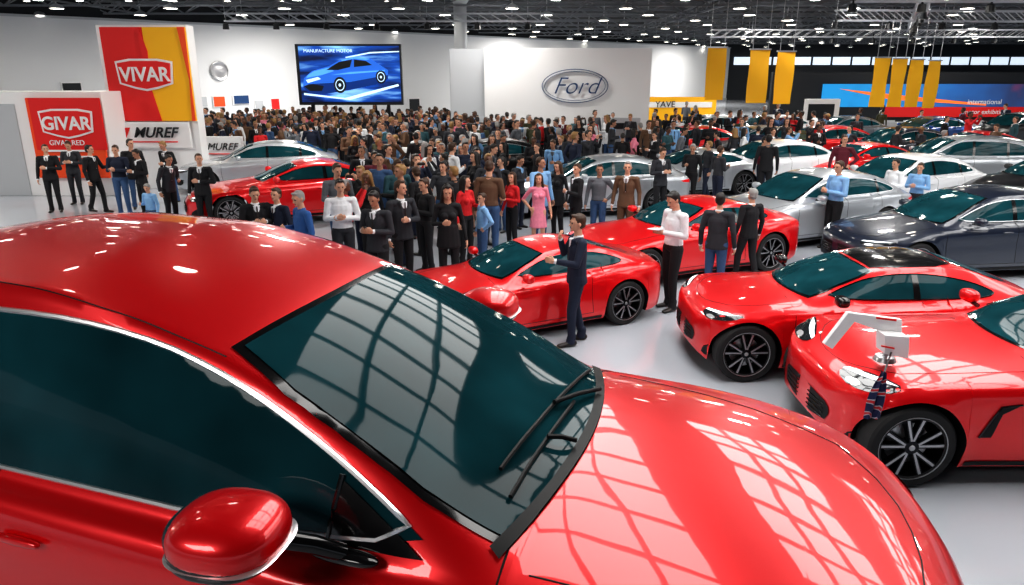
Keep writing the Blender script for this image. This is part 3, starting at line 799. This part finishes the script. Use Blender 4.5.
# ------------------------------------------------------------------ signs
def text(body,loc,size,m,parent,rotz=0,shear=0,ext=.01,sx=1,off=0):
    c=bpy.data.curves.new('lettering','FONT'); c.body=body; c.size=size; c.extrude=ext; c.align_x='CENTER'; c.align_y='CENTER'; c.shear=shear; c.offset=off
    c.materials.append(m); o=bpy.data.objects.new('lettering',c); scene.collection.objects.link(o)
    o.location=loc; o.rotation_euler=(math.pi/2,0,rotz); o.scale=(sx,1,1); o.parent=parent; return o
def ovalring(c,rx,rz,t,m,parent,name='emblem_ring'):
    B=MB(); n=48; vs=[];fs=[]
    for k in range(n):
        a=2*math.pi*k/n
        for q,y in ((1,0),(1,-.03),(1-t,-.03),(1-t,0)):
            vs.append((c[0]+rx*math.cos(a)*(q if q==1 else 1-t*rz/rx),c[1]+y,c[2]+rz*math.sin(a)*q))
    for k in range(n):
        l=(k+1)%n
        for j in range(4): fs.append((k*4+j,k*4+(j+1)%4,l*4+(j+1)%4,l*4+j))
    B.add(vs,fs,0); return link(name,B.mesh(name,[m]),parent)
def flatpoly(name,pts,Y,m,parent,th=.02):
    B=MB(); n=len(pts)
    vs=[(x,Y,z) for x,z in pts]+[(x,Y-th,z) for x,z in pts]
    fs=[tuple(range(n)),tuple(range(2*n-1,n-1,-1))]+[(i,i+n,(i+1)%n+n,(i+1)%n) for i in range(n)]
    B.add(vs,fs,0); return link(name,B.mesh(name,[m],smooth=False),parent)
def span(px0,py0,px1,py1,Y):
    pm=(py0+py1)/2
    return at_Y(px0,pm,Y).x,at_Y(px1,pm,Y).x,at_Y(px0,py0,Y).z,at_Y(px1,py1,Y).z
def panel(name,px0,py0,px1,py1,Y,m,parent,th=.1,zb=None):
    x0,x1,z1,z0=span(px0,py0,px1,py1,Y)
    if zb is not None: z0=zb
    return boxobj(name,((x0+x1)/2,Y+th/2,(z0+z1)/2),(abs(x1-x0),th,z1-z0),m,parent,bevel=.01)
Y=32.0; e=empty('white_booth')
a=at_Y(484,48,Y); b=at_Y(652,58,Y)
boxobj('front_block',((a.x+b.x)/2,Y+2,a.z/2),(b.x-a.x,4,a.z),WHITE,e,bevel=.03)
sx=at_Y(450,50,Y+1.5)
boxobj('side_block',((sx.x+a.x)/2,Y+3,a.z/2+.02),(a.x-sx.x,4,a.z-.04),LGREY,e,bevel=.03)
NAVY=mat('logo_navy',(.01,.05,.16),.4)
lc=at_Y(575,86,Y-.05); ovalring((lc.x,lc.y,lc.z),1.42,.70,.045,NAVY,e); ovalring((lc.x,lc.y,lc.z),1.3,.6,.03,NAVY,e)
text('Ford',(lc.x,lc.y-.02,lc.z-.02),1.0,NAVY,e,shear=.4,off=-.012)
BOOTH.append((sx.x,b.x,Y-.2,Y+6))
Y=22.0; e=empty('banner_tower')
panel('frame',103,25,192,125,Y+.15,WHITE,e,.5,zb=0)
panel('red_banner',106,27,148,121,Y,BRED,e,.1); panel('yellow_banner',148,27,190,121,Y,BYEL,e,.1)
x0,x1,z1,z0=span(145,27,190,121,Y); hh=z1-z0; ww=x1-x0
flatpoly('banner_swoosh',[(x0,z1),(x0+ww*.13,z1-hh*.25),(x0+ww*.10,z1-hh*.65),(x0+ww*.24,z0),(x0,z0)],Y-.005,BRED,e)
flatpoly('banner_edge',[(x1-ww*.16,z1),(x1,z1),(x1,z0),(x1-ww*.08,z0),(x1-ww*.03,z1-hh*.55)],Y-.005,BORG,e)
c=at_Y(145,75,Y-.05)
def shield(c,s,m1,m2,parent,txt,yy):
    pts=[(-1,.45),(-.5,.54),(.5,.54),(1,.45),(.93,-.3),(.4,-.46),(0,-.54),(-.4,-.46),(-.93,-.3)]
    flatpoly('shield_edge',[(c.x+x*s,c.z+z*s) for x,z in pts],yy,m1,parent)
    flatpoly('shield_face',[(c.x+x*s*.92,c.z+z*s*.86) for x,z in pts],yy-.02,m2,parent)
    text(txt,(c.x,yy-.05,c.z),s*.66,m1,parent,sx=.95,off=.012)
shield(c,.84,WHITE,BRED,e,'VIVAR',Y-.02)
panel('lower_panel',114,122,190,148,Y-.05,WHITE,e,.1)
c=at_Y(152,133,Y-.12); text('MUREF',(c.x+.08,c.y,c.z),.42,BBLK,e,shear=.35,off=.008)
flatpoly('stripe',[(c.x-.95,c.z-.15),(c.x-.8,c.z+.15),(c.x-.66,c.z+.15),(c.x-.81,c.z-.15)],Y-.06,BRED,e)
c=at_Y(152,142,Y-.12); boxobj('text_line',(c.x,Y-.08,c.z),(1.5,.03,.035),BRED,e)
BOOTH.append((at_Y(98,100,Y).x,at_Y(190,100,Y).x,Y-.2,Y+.9))
Y=20.5; e=empty('exhibit_booth')
panel('booth_wall',-60,92,108,190,Y+.4,WHITE,e,1.6,zb=0)
panel('red_poster',32,98,103,178,Y+.25,BORG,e,.1)
panel('red_poster_top',32,98,103,150,Y+.22,BRED,e,.05)
c=at_Y(66,124,Y+.15); shield(c,.76,WHITE,BRED,e,'GIVAR',Y+.2)
c=at_Y(67,143,Y+.15); text('GIVAR RED',(c.x,Y+.15,c.z),.2,WHITE,e)
for k in range(3):
    c=at_Y(67,151+k*6,Y+.15); boxobj('text_line',(c.x,Y+.2,c.z),(1.3-.2*k,.04,.05),WHITE,e)
panel('doorway',-12,104,22,190,Y+.36,LGREY,e,.1,zb=0)
BOOTH.append((at_Y(-60,100,Y).x,at_Y(104,100,Y).x,Y,Y+2.2))
Y=24.5; e=empty('white_sign'); panel('board',198,137,241,160,Y,WHITE,e,.3,zb=0)
c=at_Y(220,147,Y-.05); text('MUREF',(c.x+.05,Y-.03,c.z),.33,BBLK,e,shear=.35)
c=at_Y(220,154,Y-.05); boxobj('text_line',(c.x,Y-.02,c.z),(1.0,.03,.03),BRED,e)
BOOTH.append((at_Y(198,100,Y).x,at_Y(241,100,Y).x,Y-.1,Y+.4))
for i,(x0,x1,y0,y1,mm) in enumerate(((60,84,82,98,BBLK),(196,208,96,107,LGREY),(212,226,96,107,BORG),(232,250,95,104,NAVY),(254,264,100,110,LGREY),(408,420,98,112,BBLK),(270,280,98,110,BRED))):
    p=wall_pt(x0,y0); q=wall_pt(x1,y1); m_=(p+q)/2
    e=empty('wall_poster')
    boxobj('poster_frame',m_,((Vector((q.x-p.x,q.y-p.y))).length,.08,p.z-q.z),WHITE,e,ang)
    boxobj('poster_print',m_+Vector((math.sin(ang),-math.cos(ang),0))*.06,((Vector((q.x-p.x,q.y-p.y))).length*.85,.04,(p.z-q.z)*.85),mm,e,ang)
Y=34.5; e=empty('video_screen')
m=bpy.data.materials.new('screen_blue'); m.use_nodes=True; nt=m.node_tree; b_=nt.nodes['Principled BSDF']
tc=nt.nodes.new('ShaderNodeTexCoord'); mp=nt.nodes.new('ShaderNodeMapping'); mp.inputs['Rotation'].default_value=(0,.35,0); mp.inputs['Scale'].default_value=(.25,1,1.6)
wv=nt.nodes.new('ShaderNodeTexNoise'); wv.inputs['Scale'].default_value=1.2; wv.inputs['Detail'].default_value=5
rp=nt.nodes.new('ShaderNodeValToRGB'); rp.color_ramp.elements[0].color=(.001,.006,.04,1); rp.color_ramp.elements[1].color=(.35,.75,1,1); rp.color_ramp.elements[0].position=.38; rp.color_ramp.elements[1].position=.70
x_=rp.color_ramp.elements.new(.52); x_.color=(.003,.06,.35,1)
nt.links.new(tc.outputs['Object'],mp.inputs['Vector']); nt.links.new(mp.outputs['Vector'],wv.inputs['Vector']); nt.links.new(wv.outputs['Fac'],rp.inputs['Fac'])
nt.links.new(rp.outputs['Color'],b_.inputs['Base Color']); nt.links.new(rp.outputs['Color'],b_.inputs['Emission Color']); b_.inputs['Emission Strength'].default_value=.8
panel('bezel',297,44,402,105,Y,BBLK,e,.25); panel('display',300,46,400,102,Y-.06,m,e,.08)
SCB=mat('screen_car_blue',(.02,.15,.6),.3,emis=(.02,.13,.62),es=.7); SCM=mat('screen_car_light_blue',(.1,.4,.9),.3,emis=(.10,.38,.95),es=.7); SCD=mat('screen_car_deep',(.0,.02,.12),.3,emis=(.0,.03,.2),es=.7); SCL=mat('screen_light',(.6,.8,1),.3,emis=(.6,.82,1),es=.8)
def sc(pts,name,mm,off):
    q=[at_Y(x,y,Y-.1) for x,y in pts]; flatpoly(name,[(p.x,p.z) for p in q],Y-.08-off,mm,e,.008)
sc([(304,93),(345,98),(398,84),(399,86),(350,100),(304,95)],'screen_glow',SCL,.0)
sc([(345,57),(370,52),(399,51),(399,52),(370,53.5),(346,58)],'screen_streak',SCL,.0)
sc([(303,87),(304,78),(312,71),(329,66),(340,60),(356,57),(371,59),(380,65),(388,70),(388,79),(378,84),(350,90),(325,94),(309,93)],'car_picture_body',SCB,.01)
sc([(303,87),(309,84),(350,82),(388,75),(388,79),(378,84),(350,90),(325,94),(309,93)],'car_picture_shade',SCD,.018)
sc([(308,75),(314,71),(329,67.5),(334,71),(322,75),(306,78)],'car_picture_hood',SCM,.018)
sc([(341,60),(356,57),(370,59),(366,60),(354,58.5),(342,61)],'car_picture_roof',SCM,.026)
sc([(326,70),(339,62),(352,59.5),(350,67),(338,70)],'car_picture_glass',BBLK,.026)
sc([(354,59.5),(366,61),(372,65),(354,67)],'car_picture_side_glass',BBLK,.026)
sc([(306,80),(318,77),(321,79),(308,83)],'car_picture_light',SCL,.03)
sc([(304,86),(313,84),(324,86),(322,91),(310,91)],'car_picture_grille',BBLK,.03)
sc([(331,75),(350,72),(385,70),(385,71),(350,74)],'car_picture_crease',SCM,.03)
for cx_,cy_,rr in ((340,85,.36),(381,77,.3)):
    for r_,mm,o_ in ((1,BBLK,.03),(.72,SCL,.04),(.6,BBLK,.05),(.2,SCL,.06)):
        q=at_Y(cx_,cy_,Y-.12); flatpoly('car_picture_wheel',[(q.x+rr*.8*r_*math.cos(t_*.35),q.z+rr*r_*math.sin(t_*.35)) for t_ in range(18)],Y-.08-o_,mm,e,.008)
c=at_Y(328,51,Y-.1); text('MANUFACTURE MOTOR',(c.x,Y-.14,c.z),.2,SCL,e)
for xx in (312,388):
    c=at_Y(xx,100,Y+.2); boxobj('mount_post',(c.x,Y+.33,c.z/2),(.15,.15,c.z),BBLK,e)
BOOTH.append((at_Y(300,100,Y).x,at_Y(400,100,Y).x,Y-.3,Y+.8))
c=wall_pt(219,71); e=empty('wall_disc')
B=MB(); B.lathe([(.001,.08),(.25,.07),(.42,.05),(.5,.08),(.55,.06),(.56,0)],(0,0,0),'z',0,36); o=link('disc_face',B.mesh('disc',[STEEL]),e,tuple(c)); o.rotation_euler=(math.pi/2,0,ang)
c=at_Y(461,60,39); B=MB(); B.lathe([(.45,0),(.45,.1),(.33,.2),(.33,6.7),(.5,6.9),(.5,7.0)],(c.x,39,0),'z',0,24); link('column',B.mesh('column',[LGREY]))
def hang(px0,px1,py0,py1,Y):
    e=empty('yellow_hanging_banner'); X0,X1,z1,z0=span(px0,py0,px1,py1,Y)
    B=MB(); n=10; vs=[];fs=[]
    for i in range(n+1):
        for j in (0,1,2):
            x=X0+(X1-X0)*j/2; vs.append((x,Y+.05*math.sin(i*.6+px0)*(j-1),z1+(z0-z1)*i/n))
    for i in range(n):
        for j in (0,1): fs.append((3*i+j,3*i+j+1,3*i+j+4,3*i+j+3))
    B.add(vs,fs,0); B.bar((X0-.03,Y,z1+.03),(X1+.03,Y,z1+.03),.06,1)
    for x in (X0+.1,X1-.1): B.bar((x,Y,z1),(x,Y,6.3),.02,1)
    link('fabric',B.mesh('fabric',[BYEL,STEEL]),e)
for x0,x1,y0,y1 in ((706,725,48,100),(748,768,50,103),(775,793,52,104)): hang(x0,x1,y0,y1,31.5)
for x0,x1,y0,y1 in ((872,887,58,107),(890,904,59,107),(907,921,60,107),(925,938,61,108)): hang(x0,x1,y0,y1,36.)
Y=50.; e=empty('exhibit_stage')
panel('backdrop',770,72,1150,140,Y,BBLK,e,.4,zb=0)
m=bpy.data.materials.new('screen_wide'); m.use_nodes=True; nt=m.node_tree; b_=nt.nodes['Principled BSDF']
tc=nt.nodes.new('ShaderNodeTexCoord'); sep=nt.nodes.new('ShaderNodeSeparateXYZ'); ns=nt.nodes.new('ShaderNodeTexNoise'); ns.inputs['Scale'].default_value=.5
ml=nt.nodes.new('ShaderNodeMath'); ml.operation='MULTIPLY_ADD'; ml.inputs[1].default_value=.045; ml.inputs[2].default_value=.25
ad=nt.nodes.new('ShaderNodeMath'); ad.operation='ADD'
s2=nt.nodes.new('ShaderNodeMath'); s2.operation='MULTIPLY'; s2.inputs[1].default_value=.35
rp=nt.nodes.new('ShaderNodeValToRGB'); els=rp.color_ramp.elements; els[0].position=.1; els[0].color=(.01,.22,.50,1); els[1].position=.9; els[1].color=(.35,.02,.03,1)
x_=els.new(.35); x_.color=(.015,.09,.28,1); x_=els.new(.62); x_.color=(.02,.035,.10,1)
nt.links.new(tc.outputs['Object'],sep.inputs[0]); nt.links.new(sep.outputs['X'],ml.inputs[0]); nt.links.new(tc.outputs['Object'],ns.inputs['Vector']); nt.links.new(ns.outputs['Fac'],s2.inputs[0])
nt.links.new(ml.outputs[0],ad.inputs[0]); nt.links.new(s2.outputs[0],ad.inputs[1]); nt.links.new(ad.outputs[0],rp.inputs['Fac'])
nt.links.new(rp.outputs['Color'],b_.inputs['Base Color']); nt.links.new(rp.outputs['Color'],b_.inputs['Emission Color']); b_.inputs['Emission Strength'].default_value=.7
panel('wide_screen',822,84,1110,107,Y-.15,m,e,.1); panel('red_band',885,107,1110,117,Y-.2,BRED,e,.08)
x0,x1,z1,z0=span(822,84,1110,107,Y)
flatpoly('screen_stroke',[(x0+1,z1-.3),(x0+5,z1-.7),(x0+11,z0+.2),(x0+11,z0+.1),(x0+4.6,z1-1.0)],Y-.17,mat('stroke_orange',(.9,.2,.03),.5,emis=(.9,.15,.02),es=.5),e)
c=at_Y(985,102,Y-.25); text('international',(c.x,Y-.22,c.z),.45,WHITE,e)
c=at_Y(985,112,Y-.25); text('motor exhibition',(c.x,Y-.26,c.z),.42,WHITE,e)
for k in range(14):
    c=at_Y(800+k*22,124,Y-.1); boxobj('stage_light_panel',(c.x,Y-.06,c.z),(.9,.05,.5),LGREY if k%3 else WHITE,e)
for x0,y0,x1,y1,Yb,mm in ((804,99,838,142,37,WHITE),(645,97,716,118,44,BYEL),(602,118,640,140,30.5,LGREY),(400,148,438,170,24,WHITE),(870,122,905,140,42,LGREY),(945,140,990,162,32,mat('panel_brown',(.25,.13,.07),.6))):
    e=empty('exhibit_sign'); panel('board',x0,y0,x1,y1,Yb,mm,e,.25,zb=0)
    a=at_Y(x0,y0,Yb); b=at_Y(x1,y1,Yb); panel('face',x0+4,y0+5,x1-4,y0+(y1-y0)*.5,Yb-.04,BBLK if mm!=BYEL else WHITE,e,.05)
    if mm==BYEL: c=at_Y(665,104.5,Yb); text('YAVE',(c.x,Yb-.06,c.z),.5,BBLK,e)
    BOOTH.append((a.x,b.x,Yb-.2,Yb+.5))
# folded sign box with hanging flag standing on the near sports car's hood
e=empty('sign_stand'); YB=6.0
b2=at_Y(886,350,YB); HZ=.955*1.08
B=MB(); B.bar((b2.x,YB,HZ),(b2.x,YB,b2.z+.1),.035,0); B.lathe([(.001,.03),(.08,.02),(.1,-.02)],(b2.x,YB,HZ),'z',0,20)
link('pole',B.mesh('pole',[STEEL]),e)
def slab(name,pts,Y0,th,m):
    q=[at_Y(x,y,Y0) for x,y in pts]; return flatpoly(name,[(p.x,p.z) for p in q],Y0,m,e,th)
slab('folded_panel',[(846,311),(899,318),(899,330),(874,328),(852,320),(830,347),(822,342)],YB,.05,WHITE)
slab('box_front',[(876,329),(900,331),(899,352),(876,347)],YB-.02,.16,WHITE)
slab('red_label',[(876,316.5),(896,319),(896,321),(876,318.5)],YB-.05,.01,BRED)
slab('red_label',[(881,345),(894,347.5),(894,349),(881,346.5)],YB-.18,.01,BRED)
FLG=bpy.data.materials.new('flag_cloth'); FLG.use_nodes=True; nt=FLG.node_tree; b_=nt.nodes['Principled BSDF']; b_.inputs['Roughness'].default_value=.8
tc=nt.nodes.new('ShaderNodeTexCoord'); wv=nt.nodes.new('ShaderNodeTexWave'); wv.bands_direction='DIAGONAL'; wv.inputs['Scale'].default_value=5; wv.inputs['Distortion'].default_value=4
rp=nt.nodes.new('ShaderNodeValToRGB'); rp.color_ramp.interpolation='CONSTANT'; els=rp.color_ramp.elements; els[0].color=(.01,.015,.07,1); els[1].position=.72; els[1].color=(.4,.4,.45,1); x_=els.new(.9); x_.color=(.5,.02,.03,1)
nt.links.new(tc.outputs['Object'],wv.inputs['Vector']); nt.links.new(wv.outputs['Fac'],rp.inputs['Fac']); nt.links.new(rp.outputs['Color'],b_.inputs['Base Color'])
YF=Bpos[1]-.95*1.08-.10
f0=at_Y(884,372,YF); B=MB(); vs=[];fs=[]; n=14
for i in range(n+1):
    t=i/n; wd=.02+.055*math.sin(min(1,t*1.2)*math.pi*.62)
    for j in range(7):
        s_=j/6-.5; vs.append((s_*wd*2-.03*t, .02*math.sin(j*2.1+t*2),-t*.42))
for i in range(n):
    for j in range(6): fs.append((i*7+j,i*7+j+1,(i+1)*7+j+1,(i+1)*7+j))
B.add(vs,fs,0)
link('flag_cloth',B.mesh('flag',[FLG]),e,(f0.x,YF,f0.z))
B=MB(); B.bar((f0.x,YF,f0.z-.02),(b2.x,YB-.1,b2.z+.05),.014,0); link('flag_rod',B.mesh('rod',[BBLK]),e)

h=math.radians(-18.1); pc=Vector((-.807*FS,2.681*FS)); B=MB()
prof=[]; n=40
for k in range(n):
    a=2*math.pi*k/n; ca,sa=math.cos(a),math.sin(a)
    prof.append((2.15*math.copysign(abs(ca)**.35,ca)-.05,.86*math.copysign(abs(sa)**.35,sa)))
vs=[(x,y,z) for z in (0,PLZ) for x,y in prof]
B.add(vs,[tuple(range(n-1,-1,-1)),tuple(range(n,2*n))]+[(i,(i+1)%n,(i+1)%n+n,i+n) for i in range(n)],0)
link('display_plinth',B.mesh('plinth',[LGREY]),None,(pc.x,pc.y,0),h,(FS,FS,1))

# ------------------------------------------------------------------ crowd
crowd=empty('crowd')
TOPS=['black']*6+['navy']*3+['charcoal']*4+['grey','white','skyblue','red','maroon','brown','teal','jeans','olive']
def region(poly_px,spacing,prob,name='person',sep=.5,hs=1.0):
    W_=[floor_at(*p) for p in poly_px]; poly=[(p.x,p.y) for p in W_]
    xs=[p[0] for p in poly]; ys=[p[1] for p in poly]; cnt=0
    y=min(ys)
    while y<max(ys):
        x=min(xs)
        while x<max(xs):
            X=x+random.uniform(-.45,.45)*spacing; Yy=y+random.uniform(-.45,.45)*spacing
            wall=-((Bp.x-A.x)*(Yy-A.y)-(Bp.y-A.y)*(X-A.x))/dv.length
            clump=.5+.5*math.sin(X*1.3+1.7*math.sin(Yy*.9))*math.sin(Yy*1.1+X*.4)
            if random.random()<prob*(.72+.5*clump) and inpoly(X,Yy,poly) and wall>.7 and not blocked(X,Yy,sep):
                k=random.choice(list(HM)); wom=k.startswith('woman')
                top=random.choice(TOPS if not wom else ['black','black','red','pink','white','charcoal','maroon','navy','black'])
                hd=random.uniform(0,360) if random.random()<.5 else random.gauss(270,60)
                person(name,HM[k],(X,Yy),hd,top,random.choice(['black','charcoal','jeans','navy','black']),random.choice([0,0,0,1,1,2]),random.choice([0,0,0,1,1,2,3]),random.uniform(.93,1.08)*hs,random.choice(['white','skyblue','grey']),crowd); cnt+=1
            x+=spacing
        y+=spacing
    return cnt
n1=region([(185,150),(330,142),(480,140),(540,160),(600,190),(590,212),(545,228),(470,240),(400,240),(365,228),(365,200),(330,182),(185,170)],.58,1.0)
n2=region([(545,165),(600,145),(820,150),(830,185),(760,205),(640,222),(590,200)],.8,.8)
n3=region([(110,196),(180,192),(190,212),(110,208)],.8,.5)
n4=region([(840,215),(1024,200),(1024,140),(650,135),(640,146),(800,200)],1.4,.4)
n5=region([(355,238),(400,240),(560,238),(550,250),(480,268),(400,278),(330,282)],.64,.85,sep=.52,hs=1.02)
n6=region([(225,270),(345,268),(330,295),(260,290)],.7,.7,hs=1.02)
print('crowd',n1,n2,n3,n4,n5,n6)
